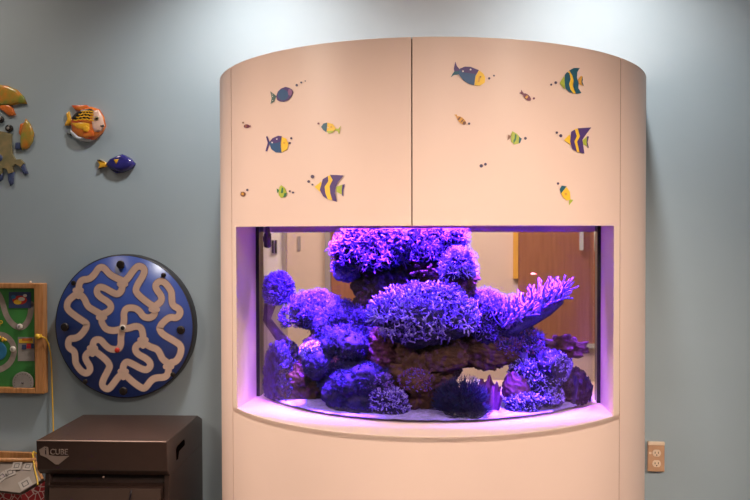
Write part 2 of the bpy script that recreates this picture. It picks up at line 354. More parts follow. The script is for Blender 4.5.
decal([('d_tan', [(60,250),(30,228),(52,226),(46,250)]), ('d_tan', rot_ell(88,272,44,21,.7)), ('d_brown', rot_ell(70,258,7,17,.7)), ('d_brown', rot_ell(93,276,5,17,.7)), ('d_brown', rot_ell(110,292,12,14,.7))], k_, o_, DR)
bubbles([(147,297,9)], k_, o_, DR)
decal([('d_brown', [(448,382),(468,392),(462,408),(442,426)]), ('d_lime', [(470,385),(480,355),(515,375),(548,412),(535,448),(495,458),(470,435)]), ('d_green', [(500,375),(512,385),(508,420),(490,452),(486,430),(497,410)]), ('d_teal', [(532,398),(552,412),(540,445),(528,448)])], k_, o_, DR)
bubbles([(580,410,11)], k_, o_, DR)
angel([(78,112),(108,80),(120,108),(115,137)], [(118,65),(140,52),(150,90),(135,120),(152,177),(125,162),(112,120)], [(138,51),(155,47),(167,90),(151,120),(167,180),(150,177),(136,120),(149,90)],
      [(154,46),(230,41),(197,85),(180,110),(192,187),(165,180),(151,121),(167,91)], [(182,112),(204,92),(212,96),(206,125),(212,150),(186,136)], [(206,90),(217,92),(209,124),(217,157),(208,148),(203,124)], 'd_purple', 'd_yellow', 'd_lime', 5.56, (550,120), DR)
bubbles([(60,87,9),(38,70,7)], 5.56, (550,120), DR)
decal([('d_lime', [(106,440),(130,444),(106,474)]), ('d_teal', [(54,385),(65,364),(93,369),(61,409)]), ('d_yellow', [(93,372),(111,400),(115,442),(95,448),(75,432),(62,408)]), ('d_tan', disc(88,412,8))], 5.56, (550,120), DR)
bubbles([(45,353,7)], 5.56, (550,120), DR)
bubbles([(129,362,5.5),(142,357,4.5)], 3.125, (440,50), DR)

# ------------------------------------------------------------------ the tank
tank = thing('aquarium_tank', (0, -.6, Z_LIP), 'bow-fronted glass aquarium with black corner seams set into the cream cabinet', 'aquarium')
XG = 0.6125
def slab(mb, xs, zlo, zhi, m, W, Y, th):
    shell(mb, xs, zlo, zhi, m, W, Y, th)
b = MB(); slab(b, arcx(-XG+.012, XG-.012, 80, GW), Z_LIP+.001, Z_DOOR+.03, 'glass', GW, GY, .010); b.build('front_glass', tank, fix=False)
b = MB(); b.box((-XG+.012, -.410, Z_LIP+.001), (XG-.012, -.402, Z_DOOR+.03), 'glass'); b.build('back_glass', tank)
for sgn in (-1, 1):
    b = MB(); b.box((sgn*XG-.007, ell(XG-.008, GW, GY)-.004, Z_LIP+.001), (sgn*XG+.007, -.40, Z_DOOR+.03), 'black'); b.build('corner_seam', tank)
W2, Y2 = GW-.013, GY-.013
b = MB(); b.extrude(halfplan(W2, Y2, XG-.022, 60, Z_LIP+.004)+[(XG-.022, -.413, Z_LIP+.004), (-XG+.022, -.413, Z_LIP+.004)], (0, 0, .60), 'water'); b.build('water', tank)
# sand bed
b = MB(); NX, NY = 90, 26; vs = []; W3, Y3 = GW-.0105, GY-.0105
for j in range(NY+1):
    for i in range(NX+1):
        x = -XG+.024+(2*XG-.048)*i/NX; yf = ell(x, W3, Y3); y = yf+(-.415-yf)*j/NY
        z = Z_LIP+.010+.018*(j/NY)+.009*noise.noise((x*7, y*9, 1))*min(1, j/3)+.003*noise.noise((x*40, y*40, 4))
        vs.append((x, y, max(Z_LIP+.004, z)))
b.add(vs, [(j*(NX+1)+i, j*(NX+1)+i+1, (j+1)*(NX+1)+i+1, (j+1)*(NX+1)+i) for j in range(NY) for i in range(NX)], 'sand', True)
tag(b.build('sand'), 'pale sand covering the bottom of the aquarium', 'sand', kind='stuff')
def sandz(x, y): return Z_LIP+.02

# ------------------------------------------------------------------ reef
def rockmat(name, c1, c2, c3, sc=14):
    m = mat(name, c1, 0.9, 0, sc, c2, bump=1.0, bscale=70, spec=0.15); nt = m.node_tree; n = nt.nodes; L = nt.links
    p = n['Principled BSDF']; src = p.inputs['Base Color'].links[0].from_socket
    nz = n.new('ShaderNodeTexNoise'); nz.inputs['Scale'].default_value = sc*2.3; tc = n['Texture Coordinate']; L.new(tc.outputs['Object'], nz.inputs['Vector'])
    cr = n.new('ShaderNodeValToRGB'); cr.color_ramp.elements[0].position = .52; cr.color_ramp.elements[1].position = .62; L.new(nz.outputs['Fac'], cr.inputs[0])
    mx = n.new('ShaderNodeMix'); mx.data_type = 'RGBA'; L.new(cr.outputs[0], mx.inputs[0]); L.new(src, mx.inputs[6]); mx.inputs[7].default_value = (*c3, 1)
    L.new(mx.outputs[2], p.inputs['Base Color']); return m
M['rock_brown'] = rockmat('brown_live_rock', (0.026, 0.011, 0.010), (0.075, 0.034, 0.024), (0.06, 0.022, 0.07))
M['rock_dark'] = rockmat('dark_live_rock', (0.010, 0.005, 0.011), (0.024, 0.011, 0.024), (0.04, 0.018, 0.09))
M['rock_pink'] = rockmat('pink_live_rock', (0.05, 0.013, 0.024), (0.024, 0.008, 0.018), (0.09, 0.028, 0.09))
def coralmat(name, c, c2, rough=0.7): return mat(name, c, rough, 0, 60, c2, spec=0.08)
M['c_violet'] = coralmat('coral_violet', (0.055, 0.026, 0.34), (0.13, 0.065, 0.60))
M['c_pink'] = coralmat('coral_pink_violet', (0.12, 0.04, 0.38), (0.23, 0.09, 0.60))
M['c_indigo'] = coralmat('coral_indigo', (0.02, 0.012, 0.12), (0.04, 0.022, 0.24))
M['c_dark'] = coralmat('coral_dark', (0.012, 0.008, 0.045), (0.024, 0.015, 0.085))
M['c_pale'] = coralmat('coral_pale', (0.36, 0.27, 0.85), (0.18, 0.11, 0.62))
M['c_green'] = coralmat('coral_green_blue', (0.010, 0.025, 0.07), (0.022, 0.024, 0.12))
M['c_flesh'] = coralmat('coral_flesh', (0.14, 0.04, 0.13), (0.09, 0.025, 0.11))
M['c_stalk'] = coralmat('coral_stalk', (0.028, 0.014, 0.04), (0.05, 0.026, 0.07))
def depth_at(u, v, fr):                                   # a spot inside the tank: fr 0 = at the front glass, 1 = at the back glass
    y = -.6
    for _ in range(6):
        p = aty(u, v, y); yf = ell(max(-.6, min(.6, p.x)), GW, GY)+.02; y = yf+(-.42-yf)*fr
    return aty(u, v, y)
def px(p): return (p-CAM).dot(FWD)/F_PX                   # metres per photo pixel at p
def blob(mb, c, R, m, seed, n=48, k=30, a1=.22, a2=.10, f1=1.6, f2=4, a3=.06):
    so = Vector((seed*3.1, seed*1.7, seed*.9))
    RV = Vector(R)*11
    def dsp(d):
        e = Vector((d.x*RV.x, d.y*RV.y, d.z*RV.z))
        return a1*noise.noise(e*f1+so)+a2*(1-2.6*abs(noise.noise(e*f2+so)))+a3*(1-3*abs(noise.noise(e*8+so)))+a3*.6*noise.noise(e*18+so)
    mb.ball(c, R, m, n, k, dsp)
seed_ = [0]
def nseed(): seed_[0] += 1; return seed_[0]
def clampy(p, m=.012):
    yf = ell(max(-.66, min(.66, p.x)), GW, GY)+m
    return Vector((max(-.595, min(.595, p.x)), max(yf, min(-.418, p.y)), max(Z_LIP+.006, min(1.345, p.z))))
def fit_in(b, m=.012):
    b.v = [clampy(v, m) for v in b.v]
def rock(u, v, ru, rv, fr, m, label, ry=None, name='live_rock', a1=.25, a2=.12):
    p = depth_at(u, v, fr); k = px(p); b = MB(); blob(b, p, (ru*k, ry or min(ru, rv)*k*.8, rv*k), m, nseed(), 110, 70, a1, a2, 1.6, 3.4, .075); fit_in(b)
    return tag(b.build(name, None, (p.x, p.y, p.z-rv*k)), label, 'rock', 'live rocks of the reef')
def surf(p, R, up=-.2, front=True):                       # random point and normal on the visible half of an ellipsoid
    while True:
        d = Vector((random.gauss(0, 1), random.gauss(0, 1), random.gauss(0, 1))).normalized()
        if d.z > up and (d.y < .55 or not front): break
    return p+Vector((d.x*R[0], d.y*R[1], d.z*R[2])), Vector((d.x/R[0], d.y/R[1], d.z/R[2])).normalized()
def strand(mb, p, d, L, r, m, seg=4, curl=.5, n=4, up=.15, tip=.7):
    pts = [p]; rs = [r]; d = Vector(d)
    for i in range(seg):
        d = (d+Vector((rnd(-1, 1), rnd(-1, 1), rnd(-1, 1)+up))*curl).normalized()
        pts.append(pts[-1]+d*(L/seg)); rs.append(r*(1-(1-tip)*(i+1)/seg))
    mb.tube(pts, rs, m, n)
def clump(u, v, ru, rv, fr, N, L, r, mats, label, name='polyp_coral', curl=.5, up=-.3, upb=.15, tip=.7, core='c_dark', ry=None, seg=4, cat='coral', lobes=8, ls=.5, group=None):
    """an irregular colony: overlapping lobes, each covered in polyps"""
    p = depth_at(u, v, fr); k = px(p); R = (ru*k, (ry or min(ru, rv))*k, rv*k); sd = random.Random(nseed()*13)
    lob = []
    for i in range(lobes):
        a = 2*PI*i/lobes+sd.uniform(-.3, .3); f = sd.uniform(.45, .62) if i else 0; q = sd.uniform(.85, 1.25)
        c = p+Vector((math.cos(a)*R[0]*f, sd.uniform(-.3, .3)*R[1], math.sin(a)*R[2]*f)); lob.append((c, (R[0]*ls*q, R[1]*ls*q*1.15, R[2]*ls*q*1.1)))
    t = thing(name, (p.x, p.y, p.z-R[2]), label, cat, group)
    b = MB()
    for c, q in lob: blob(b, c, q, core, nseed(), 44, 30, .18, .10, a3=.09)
    fit_in(b); b.build('base', t, tuple(p))
    b = MB(); cnt = 0; tries = 0
    N = int(N*2.5)
    while cnt < N and tries < N*8:
        tries += 1; c, q = random.choice(lob); s_, nn = surf(c, q, up)
        if any(c2 is not c and (((s_.x-c2.x)/q2[0])**2+((s_.y-c2.y)/q2[1])**2+((s_.z-c2.z)/q2[2])**2) < .8 for c2, q2 in lob): continue
        if noise.noise(s_*55) < -.18: continue
        strand(b, s_-nn*.002, nn, L*k*rnd(.45, 1.05), r*k*.42*rnd(.75, 1.2), random.choice(mats), seg+1, curl*1.15, 4, upb, tip); cnt += 1
    fit_in(b); o = b.build('polyps', t, tuple(p), fix=False); o['kind'] = 'stuff'
    return t
# rocks
rock(408, 305, 40, 42, .62, 'rock_dark', 'dark rock forming the core of the reef behind the round violet coral')
rock(418, 274, 52, 17, .55, 'rock_pink', 'reddish rock ledge just under the top violet corals')
rock(448, 283, 26, 15, .42, 'rock_pink', 'reddish rock under the right half of the reef crown')
rock(376, 312, 20, 28, .5, 'rock_dark', 'dark upright rock at the left edge of the round violet coral')
rock(384, 286, 28, 22, .6, 'rock_dark', 'dark rock neck between the reef crown and its left slope')
rock(452, 343, 30, 21, .6, 'rock_brown', 'brown rock below the right half of the round violet coral')
rock(345, 352, 38, 40, .6, 'rock_dark', 'dark sloping rock under the indigo corals left of centre')
rock(414, 377, 34, 36, .45, 'rock_brown', 'large brown rock standing on the sand at the centre of the reef')
rock(428, 354, 34, 17, .36, 'rock_brown', 'lumpy brown rock directly under the round violet coral')
rock(444, 364, 16, 18, .5, 'rock_dark', 'dark rock at the left side of the open arch')
rock(476, 348, 46, 20, .55, 'rock_brown', 'brown rock bridging over the open arch')
rock(508, 332, 22, 26, .6, 'rock_dark', 'dark rock below the fan of finger tentacles')
rock(540, 380, 28, 26, .5, 'rock_dark', 'dark rock in the pile to the right of the arch')
rock(306, 384, 20, 26, .5, 'rock_brown', 'brown rock on the sand beside the ruffled coral at the tank\'s left end')
rock(372, 388, 24, 20, .4, 'rock_dark', 'small dark rock in front of the big brown rock')
rock(387, 350, 20, 22, .4, 'rock_pink', 'reddish rock between the indigo slope and the big brown rock')
rock(571, 392, 19, 18, .45, 'rock_dark', 'dark jagged rock on the sand nearest the black seam on the right', a1=.4, a2=.25)
# spiky head on a stalk
p = depth_at(563, 348, .55); k = px(p); b = MB()
def spk(d): return .45*max(0, noise.noise(d*2.4+Vector((3, 9, 1))))*2-.1+.12*noise.noise(d*6)
b.ball(p, (20*k, 10*k, 11*k), 'rock_pink', 60, 36, spk); b.tube([p+Vector((-4*k, 0, -4*k)), p+Vector((-10*k, 0, 16*k*-1)), p+Vector((-16*k, .01, -34*k))], [9*k, 8*k, 9*k], 'rock_dark', 12); fit_in(b)
tag(b.build('live_rock', None, (p.x, p.y, p.z-.1)), 'pointed mauve rock with star-like lobes high on the right pile', 'rock', 'live rocks of the reef')
# corals
clump(374, 248, 42, 21, .46, 640, 12, 1.6, ['c_pink', 'c_violet', 'c_pink'], 'pink-violet shaggy coral at the top of the reef, touching the water line', 'tentacle_coral', .55, -.5, .1, .75, lobes=12, ls=.38)
clump(430, 244, 36, 17, .42, 560, 12, 1.6, ['c_pink', 'c_violet'], 'bright violet shaggy coral at the top of the reef, under the right door', 'tentacle_coral', .55, -.5, .1, .75, lobes=11, ls=.38)
clump(460, 266, 17, 12, .3, 400, 9, 1.0, ['c_pale', 'c_violet'], 'small pale violet tufted coral under the top right edge of the reef crown', 'tentacle_coral', .45, -.6)
clump(349, 268, 16, 12, .5, 40, 6, 2.2, ['c_violet'], 'soft rounded violet mushroom coral hanging under the shaggy crown', 'mushroom_coral', .3, -.4, core='c_violet', tip=1.0)
clump(424, 316, 53, 31, .2, 760, 12, 1.9, ['c_violet', 'c_violet', 'c_pale'], 'large round blue-violet curly polyp coral in the middle of the reef', 'polyp_coral', .75, -.45, .05, .8, lobes=13, ls=.36)
clump(350, 326, 32, 20, .45, 900, 7, .9, ['c_indigo', 'c_indigo', 'c_violet'], 'indigo bushy coral between the left arm and the central round coral', 'polyp_coral', .7, -.4)
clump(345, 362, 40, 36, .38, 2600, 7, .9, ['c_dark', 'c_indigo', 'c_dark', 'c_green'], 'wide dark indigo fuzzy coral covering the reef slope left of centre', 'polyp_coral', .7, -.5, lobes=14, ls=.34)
clump(318, 312, 27, 17, .5, 800, 8, .9, ['c_indigo', 'c_violet', 'c_dark'], 'dark fluffy coral at the end of the left side arm', 'polyp_coral', .7, -.6)
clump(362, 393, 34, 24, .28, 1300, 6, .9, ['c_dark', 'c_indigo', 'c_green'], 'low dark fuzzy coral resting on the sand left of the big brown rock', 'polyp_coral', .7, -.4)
clump(390, 402, 17, 13, .2, 240, 5, 1.3, ['c_violet', 'c_pale'], 'purple knobbly coral patch on the sand in front of the big brown rock', 'button_coral', .4, -.4, tip=1.1)
clump(380, 385, 13, 9, .2, 150, 4, 1.3, ['c_violet', 'c_pink'], 'small purple button coral just above the knobbly patch', 'button_coral', .4, -.4, tip=1.1)
clump(416, 380, 16, 11, .2, 130, 4, 1.2, ['c_violet', 'c_flesh'], 'purple encrusting coral on the face of the big brown rock', 'button_coral', .4, -.5, tip=1.1, core='rock_brown')
clump(487, 318, 20, 22, .45, 460, 9, 1.0, ['c_violet', 'c_indigo'], 'violet curly coral between the round coral and the finger fan', 'polyp_coral', .7, -.5)
clump(520, 345, 28, 13, .42, 330, 7, 1.2, ['c_indigo', 'c_violet', 'c_flesh'], 'purple plate-like coral under the finger fan', 'polyp_coral', .5, -.4)
clump(540, 372, 27, 18, .3, 420, 6, 1.2, ['c_violet', 'c_pale', 'c_indigo'], 'lavender clustered coral on the right-hand rock pile', 'button_coral', .5, -.4, tip=1.0)
clump(545, 397, 20, 9, .2, 220, 5, 1.4, ['c_violet', 'c_pale'], 'pale violet clustered coral on the sand at the foot of the right pile', 'button_coral', .5, -.3, tip=1.0)
clump(525, 404, 18, 8, .18, 160, 5, 1.3, ['c_indigo', 'c_pale'], 'small speckled coral on the sand just right of the dark spiky bush', 'button_coral', .5, -.3, tip=1.0)
clump(313, 353, 12, 9, .16, 260, 4, 1.5, ['c_pale', 'c_pale', 'c_violet'], 'bright white-violet button coral below the left arm', 'button_coral', .35, -.4, tip=1.1)
clump(338, 362, 5, 5, .2, 30, 3, 1.2, ['c_flesh'], 'tiny reddish button coral on the indigo slope', 'button_coral', .35, -.4, tip=1.1)
clump(463, 407, 18, 15, .14, 900, 16, 1.0, ['c_dark', 'c_dark', 'c_green'], 'dark spiky bush-like coral on the sand in front of the arch', 'bush_coral', .25, -.1, .5, .35)
# finger fan anemone
p = depth_at(528, 306, .4); k = px(p)
t_ = thing('finger_anemone', (p.x, p.y, p.z-.08), 'fan of long violet finger tentacles reaching to the right of the reef', 'anemone')
b = MB(); pth = [depth_at(500, 338, .5), depth_at(512, 324, .45), depth_at(528, 314, .42), depth_at(545, 306, .42), depth_at(560, 299, .42)]
b.tube(pth, [8*k, 12*k, 13*k, 11*k, 6*k], 'c_indigo', 14); fit_in(b); b.build('base', t_, tuple(p))
b = MB()
for i in range(330):
    f = rnd(0, 1); q = depth_at(500+62*f, 326-30*f+rnd(-12, 8)*(1-.4*f), rnd(.2, .6)); strand(b, q, (rnd(-.5, .9)+.35*f, rnd(-.7, .2), rnd(.3, 1)), rnd(12, 22)*k, 1.15*k, random.choice(['c_violet', 'c_violet', 'c_violet', 'c_pink']), 5, .28, 5, .3, .6)
fit_in(b); o = b.build('tentacles', t_, tuple(p), fix=False); o['kind'] = 'stuff'
# leather coral on a bent stalk near the left glass
p = depth_at(278, 290, .55); k = px(p)
t_ = thing('leather_coral', (p.x, p.y, p.z-.12), 'violet tufted leather coral on a bent dark stalk by the tank\'s left corner', 'coral')
b = MB(); b.tube([depth_at(270, 305, .55), depth_at(266, 320, .55), depth_at(279, 336, .55), depth_at(291, 348, .55), depth_at(303, 368, .55)], [6*k, 5.5*k, 5*k, 6*k, 9*k], 'c_stalk', 12)
b.tube([depth_at(289, 344, .5), depth_at(285, 352, .48), depth_at(284, 358, .47)], [3.6*k, 3.8*k, 3*k], 'c_stalk', 10); fit_in(b); b.build('stalk', t_, tuple(p))
b = MB(); blob(b, p, (13*k, 8*k, 15*k), 'c_indigo', nseed(), 30, 20, .1, .06); fit_in(b); b.build('cap', t_, tuple(p))
b = MB()
for _ in range(520):
    q, nn = surf(p, (13*k, 8*k, 15*k), -.8); strand(b, q, nn, rnd(3, 6)*k, .8*k, random.choice(['c_violet', 'c_indigo']), 3, .5, 4)
q0 = depth_at(292, 318, .55)
for _ in range(220):
    q, nn = surf(q0, (10*k, 6*k, 9*k), -.8); strand(b, q, nn, rnd(3, 6)*k, .8*k, random.choice(['c_violet', 'c_indigo']), 3, .5, 4)
fit_in(b); o = b.build('polyps', t_, tuple(p), fix=False); o['kind'] = 'stuff'
# ruffled blade coral, lower left
def ruffle(mb, u, v, w, h, fr, m, ph):
    NU, NV = 22, 9; vs = []; p0 = depth_at(u, v, fr); k = px(p0)
    for j in range(NV+1):
        for i in range(NU+1):
            a = i/NU-.5; tt = j/NV
            top = 1+.25*noise.noise(Vector((a*5+ph, ph*3, 0)))+.18*noise.noise(Vector((a*13+ph, 7, 0)))
            vs.append(p0+Vector((a*w*k*(.75+.35*tt), (.6+tt)*4*k*math.sin(a*11+ph)+(tt*tt)*3*k*math.sin(a*25+ph), tt*h*k*top*(1-1.3*a*a))))
    fs = [(j*(NU+1)+i, j*(NU+1)+i+1, (j+1)*(NU+1)+i+1, (j+1)*(NU+1)+i) for j in range(NV) for i in range(NU)]
    mb.add(vs, fs, m, True); mb.add([q+Vector((0, .0025, 0)) for q in vs], [tuple(reversed(f)) for f in fs], m, True)
def blades(name, label, lst, m, cat='coral'):
    p = depth_at(lst[0][0], lst[0][1], lst[0][4]); t = thing(name, tuple(p), label, cat)
    for q in lst:
        b = MB(); ruffle(b, *q[:5], q[5] if len(q) > 5 else m, rnd(0, 9)); fit_in(b); b.build('blade', t, tuple(p), fix=False)
clump(286, 378, 20, 29, .35, 420, 11, 3.2, ['c_indigo', 'c_dark', 'c_indigo'], 'dark indigo jagged coral on the sand at the tank\'s left corner', 'finger_coral', .22, -.5, .7, .8, seg=3, ls=.48)
blades('ruffled_coral', 'small mauve pointed blade coral on the sand beside the spiky bush', [(488, 408, 24, 30, .3), (492, 410, 20, 22, .2), (482, 408, 12, 22, .28)], 'c_flesh')
blades('ruffled_coral', 'dark indigo pleated coral on the rock nearest the right black seam', [(582, 402, 22, 24, .35), (566, 404, 24, 30, .25), (575, 400, 26, 30, .4), (556, 405, 18, 24, .25)], 'c_dark')
blades('ruffled_coral', 'violet folded plate coral on the right pile above the lavender cluster', [(546, 368, 40, 18, .25), (555, 378, 34, 20, .22), (530, 366, 30, 16, .3)], 'c_violet')
# pink brain-like coral
p = depth_at(516, 389, .3); k = px(p); b = MB()
def brain(d): return .06*math.sin(14*(d.z+.5*noise.noise(d*2))+3*d.x)-.02
b.ball(p, (14*k, 9*k, 18*k), 'c_flesh', 56, 44, brain); fit_in(b)
tag(b.build('brain_coral', None, (p.x, p.y, p.z-18*k)), 'rounded pink grooved coral standing at the right end of the arch', 'coral')
# snail-pale tubes under the crown
b = MB(); p = depth_at(430, 272, .3); k = px(p)
for i in range(16): q = depth_at(rnd(414, 448), rnd(266, 276), .3); strand(b, q, (rnd(-1, 1), -1, rnd(-.4, .4)), 6*k, 1.6*k, random.choice(['c_flesh', 'rock_pink']), 4, .5, 6)
fit_in(b); tag(b.build('tube_worms', None, tuple(p)), 'cluster of small reddish tube worms under the shaggy reef crown', 'tube worms', kind='stuff')
# pump
p = depth_at(267.5, 239, .6); k = px(p); pm = thing('wave_pump', tuple(p), 'black rounded wave pump in the tank\'s upper left corner', 'pump')
b = MB(); b.tube([p+Vector((0, 0, z*k)) for z in (-9, -8.4, -7, 5, 6.5, 14)], [1.2*k, 2.8*k, 3.8*k, 3.8*k, 2.4*k, 2.2*k], 'plastic_black', 14); b.build('body', pm, tuple(p))
b = MB(); b.tube([p+Vector((-3*k, 0, 0)), p+Vector((-7*k, .0, 0))], [2.5*k, 3*k], 'plastic_black', 10); fit_in(b); b.build('mount', pm, tuple(p))
# tiny yellow fish above the fan
p = depth_at(533, 274, .35); k = px(p); fs_ = thing('reef_fish', tuple(p), 'tiny pale yellow fish swimming just above the finger tentacles', 'fish')
b = MB(); b.ball(p, (2.2*k, .9*k, 1.2*k), 'g_yellow', 12, 8); b.build('body', fs_, tuple(p))
b = MB(); b.extrude([p+Vector((x*k, -.3*k, z*k)) for x, z in ((1.9, 0), (3.4, 1.1), (3.0, 0), (3.4, -1.1))], (0, .6*k, 0), 'g_yellow'); b.build('tail', fs_, tuple(p))

def ribbon(mb, pts3, w, y, m):                            # flat band with round ends lying on the board
    n = len(pts3); vs = []; fs = []
    for i, p in enumerate(pts3):
        t = pts3[min(i+1, n-1)]-pts3[max(i-1, 0)]; nn = Vector((-t.z, 0, t.x)).normalized()*w
        vs += [Vector((p.x, y, p.z))+nn, Vector((p.x, y, p.z))-nn]
    fs = [(2*i, 2*i+1, 2*i+3, 2*i+2) for i in range(n-1)]
    mb.add(vs, fs, m)
    for p in (pts3[0], pts3[-1]):
        mb.add([(p.x+w*math.cos(2*PI*i/14), y, p.z+w*math.sin(2*PI*i/14)) for i in range(14)], [tuple(range(14))], m)
# ------------------------------------------------------------------ wall pieces, left
def wp(org, sc, pts, y=-.0006): return [aty(org[0]+x/sc, org[1]+z/sc, y) for x, z in pts]
AX = (0, -1, 0)
# crab
org, sc = (0, 80), 4.54
cb = thing('ceramic_crab', tuple(aty(0, 140, -.0006)), 'orange and tan ceramic crab on the blue-grey wall, cut by the picture edge', 'wall sculpture')
def part(name, parent, polys):
    b = MB()
    for kind, pts, h, m in polys:
        P = wp(org, sc, pts)
        if kind == 'p': b.pillow(P, AX, h, m)
        else: b.extrude(P, (0, -h, 0), m)
    c = sum(b.v, Vector())/len(b.v); return b.build(name, parent, tuple(c), bevel=0 if polys[0][0] == 'p' else .004)
part('claw', cb, [('p', [(-60,60),(-30,30),(0,22),(40,27),(80,45),(110,75),(124,108),(95,108),(62,115),(30,118),(-10,118),(-50,100)], .016, 'g_orange'), ('p', [(5,112),(45,114),(62,130),(74,160),(44,165),(20,145),(0,130)], .013, 'g_rust')])
part('claw', cb, [('p', [(120,176),(140,200),(156,240),(151,280),(132,310),(104,320),(97,300),(96,270),(98,245),(106,215)], .016, 'g_orange'), ('p', [(110,195),(100,265),(88,240),(95,200)], .010, 'g_rust')])
for ex, ey, er in ((4, 180, 16), (44, 220, 17)):
    P = wp(org, sc, disc(ex, ey, er, 16)); c = sum(P, Vector())/16
    b = MB(); b.pillow(P, AX, .014, 'g_black'); ey_ = b.build('eye', cb, tuple(c))
    b = MB(); b.pillow([c+(q-c)*.36+Vector((0, -.0125, 0)) for q in P], AX, .004, 'grey'); b.build('pupil', ey_, tuple(c))
part('body', cb, [('e', [(-80,240),(-30,228),(0,232),(30,238),(58,246),(56,290),(60,335),(76,362),(100,360),(116,378),(100,396),(76,382),(62,396),(66,420),(44,426),(36,405),(18,400),(12,428),(-6,436),(-40,420),(-80,380)], .014, 'g_tan')])
for pts in ([(90,380),(108,374),(130,425),(112,432)], [(38,424),(68,416),(62,470),(50,482),(40,455)], [(74,284),(100,284),(98,316),(70,316)], [(-8,424),(16,424),(14,452),(0,462),(-10,450)]):
    part('leg_tip', cb, [('p', pts, .012, 'g_blue')])
part('spot', cb, [('p', disc(2, 355, 20, 12), .018, 'g_blue')])
# red fish
org, sc = (55, 95), 5.88
def rel(pts, h0, h1, m, b): b.pillow([q+Vector((0, -h0, 0)) for q in wp(org, sc, pts)], AX, h1, m)
def relpart(name, parent, items):
    b = MB()
    for pts, h0, h1, m in items: rel(pts, h0, h1, m, b)
    c = sum(b.v, Vector())/len(b.v); return b.build(name, parent, tuple(c))
rf = thing('ceramic_fish', tuple(aty(84, 123, -.0006)), 'round red and orange ceramic fish with a pale face and yellow tail on the wall', 'wall sculpture')
relpart('body', rf, [([(100,165),(112,135),(135,105),(168,84),(220,70),(265,86),(290,128),(302,185),(285,222),(242,262),(190,272),(140,252),(110,220)], 0, .03, 'g_red')])
relpart('tail', rf, [([(112,152),(97,132),(86,97),(70,108),(76,140),(60,182),(86,180),(112,168)], 0, .012, 'g_yellow')])
relpart('fin', rf, [([(100,62),(190,60),(208,76),(160,96),(125,92)], 0, .014, 'g_red')])
relpart('fin', rf, [([(95,198),(112,225),(145,250),(192,266),(238,256),(205,278),(160,274),(120,258),(98,228)], .0, .024, 'g_ice'), ([(68,225),(102,226),(112,242),(95,240)], 0, .010, 'g_black')])
relpart('back_patch', rf, [([(108,142),(135,112),(168,92),(222,84),(246,96),(236,126),(230,164),(180,158),(130,156)], .020, .0115, 'g_black')])
for k in range(4):
    yy = 152-k*17; xx = 122+k*15; n_ = 9
    up_ = [(xx+(236-xx)*i/n_, yy-8*(1 if k < 3 else .6)*math.sin(PI*i/n_)+(3.4 if i % 2 else -1.5)) for i in range(n_+1)]
    b = MB(); ribbon(b, [aty(org[0]+x/sc, org[1]+z/sc, -.02) for x, z in up_], .0028, -.0372, 'g_yellow'); b.build('scale_line', rf, fix=False)
relpart('face', rf, [([(240,96),(268,92),(290,130),(302,183),(284,214),(250,226),(234,206),(228,165),(234,120)], .018, .0135, 'g_face')])
ee = relpart('eye', rf, [(disc(264,142,13,12), .030, .005, 'g_tan')]); relpart('pupil', ee, [(disc(266,143,7,10), .033, .004, 'g_black')])
relpart('mouth', rf, [([(278,184),(300,178),(303,190),(282,192)], .022, .009, 'g_black')])
relpart('belly_patch', rf, [([(110,168),(170,163),(226,170),(228,200),(190,214),(140,200)], .021, .0115, 'g_yellow')])
relpart('cheek_patch', rf, [([(226,196),(246,222),(240,245),(205,256),(170,252),(190,218)], .020, .011, 'g_red')])
relpart('pectoral_fin', rf, [(disc(202,204,19,14), .030, .006, 'g_yellow')])
# blue fish
bf = thing('ceramic_fish', tuple(aty(120, 164, -.0006)), 'small dark blue ceramic fish with an orange tail on the wall', 'wall sculpture')
relpart('body', bf, [([(305,410),(328,378),(378,356),(402,348),(420,356),(450,374),(477,405),(456,434),(405,456),(372,450),(330,436)], 0, .026, 'g_navy')])
relpart('tail', bf, [([(314,402),(266,380),(250,384),(266,410),(256,438),(280,432),(314,418)], 0, .012, 'g_yellow')])
relpart('tail_edge', bf, [([(300,398),(266,380),(250,382),(262,388)], .004, .010, 'g_black')]); relpart('tail_edge', bf, [([(300,424),(282,432),(256,440),(264,430)], .004, .010, 'g_black')])
relpart('fin', bf, [([(330,438),(372,452),(405,458),(368,462)], 0, .014, 'g_navy')])
relpart('marking', bf, [([(358,382),(390,378),(384,393),(375,412),(366,396)], .019, .010, 'g_yellow')])
relpart('eye', bf, [(disc(448,392,6,10), .017, .006, 'g_black')])

# ------------------------------------------------------------------ round maze board
yb = -.052
ctr = aty(123.6, 326.6, yb); rad = 0.5*(aty(123.6, 254.8, yb)-aty(123.6, 398.4, yb)).length
mz = thing('maze_board', (ctr.x, 0, ctr.z), 'round blue maze board with winding tan grooves on the wall', 'wall toy')
def lathe_y(mb, prof, c, m, n=72):
    vs = []; fs = []
    for r, y in prof:
        for i in range(n): a = 2*PI*i/n; vs.append((c.x+r*math.cos(a), y, c.z+r*math.sin(a)))
    for j in range(len(prof)-1):
        for i in range(n): fs.append((j*n+i, j*n+(i+1) % n, (j+1)*n+(i+1) % n, (j+1)*n+i))
    mb.add(vs, fs, m, True)
b = MB(); lathe_y(b, [(0.0001, yb), (rad*.985, yb), (rad*.987, yb+.004)], ctr, 'blue_board'); b.build('panel', mz)
b = MB(); lathe_y(b, [(rad*.985, yb+.0005), (rad*1.0, yb+.001), (rad*1.006, yb+.006), (rad*1.006, -.002)], ctr, 'plastic_black'); b.build('rim', mz)
R1, R2, R3, R4 = (50, 250), (120, 250), (50, 322), (120, 322)
def Q(o, *pts): return [(o[0]+x/6.667, o[1]+y/6.667) for x, y in pts]
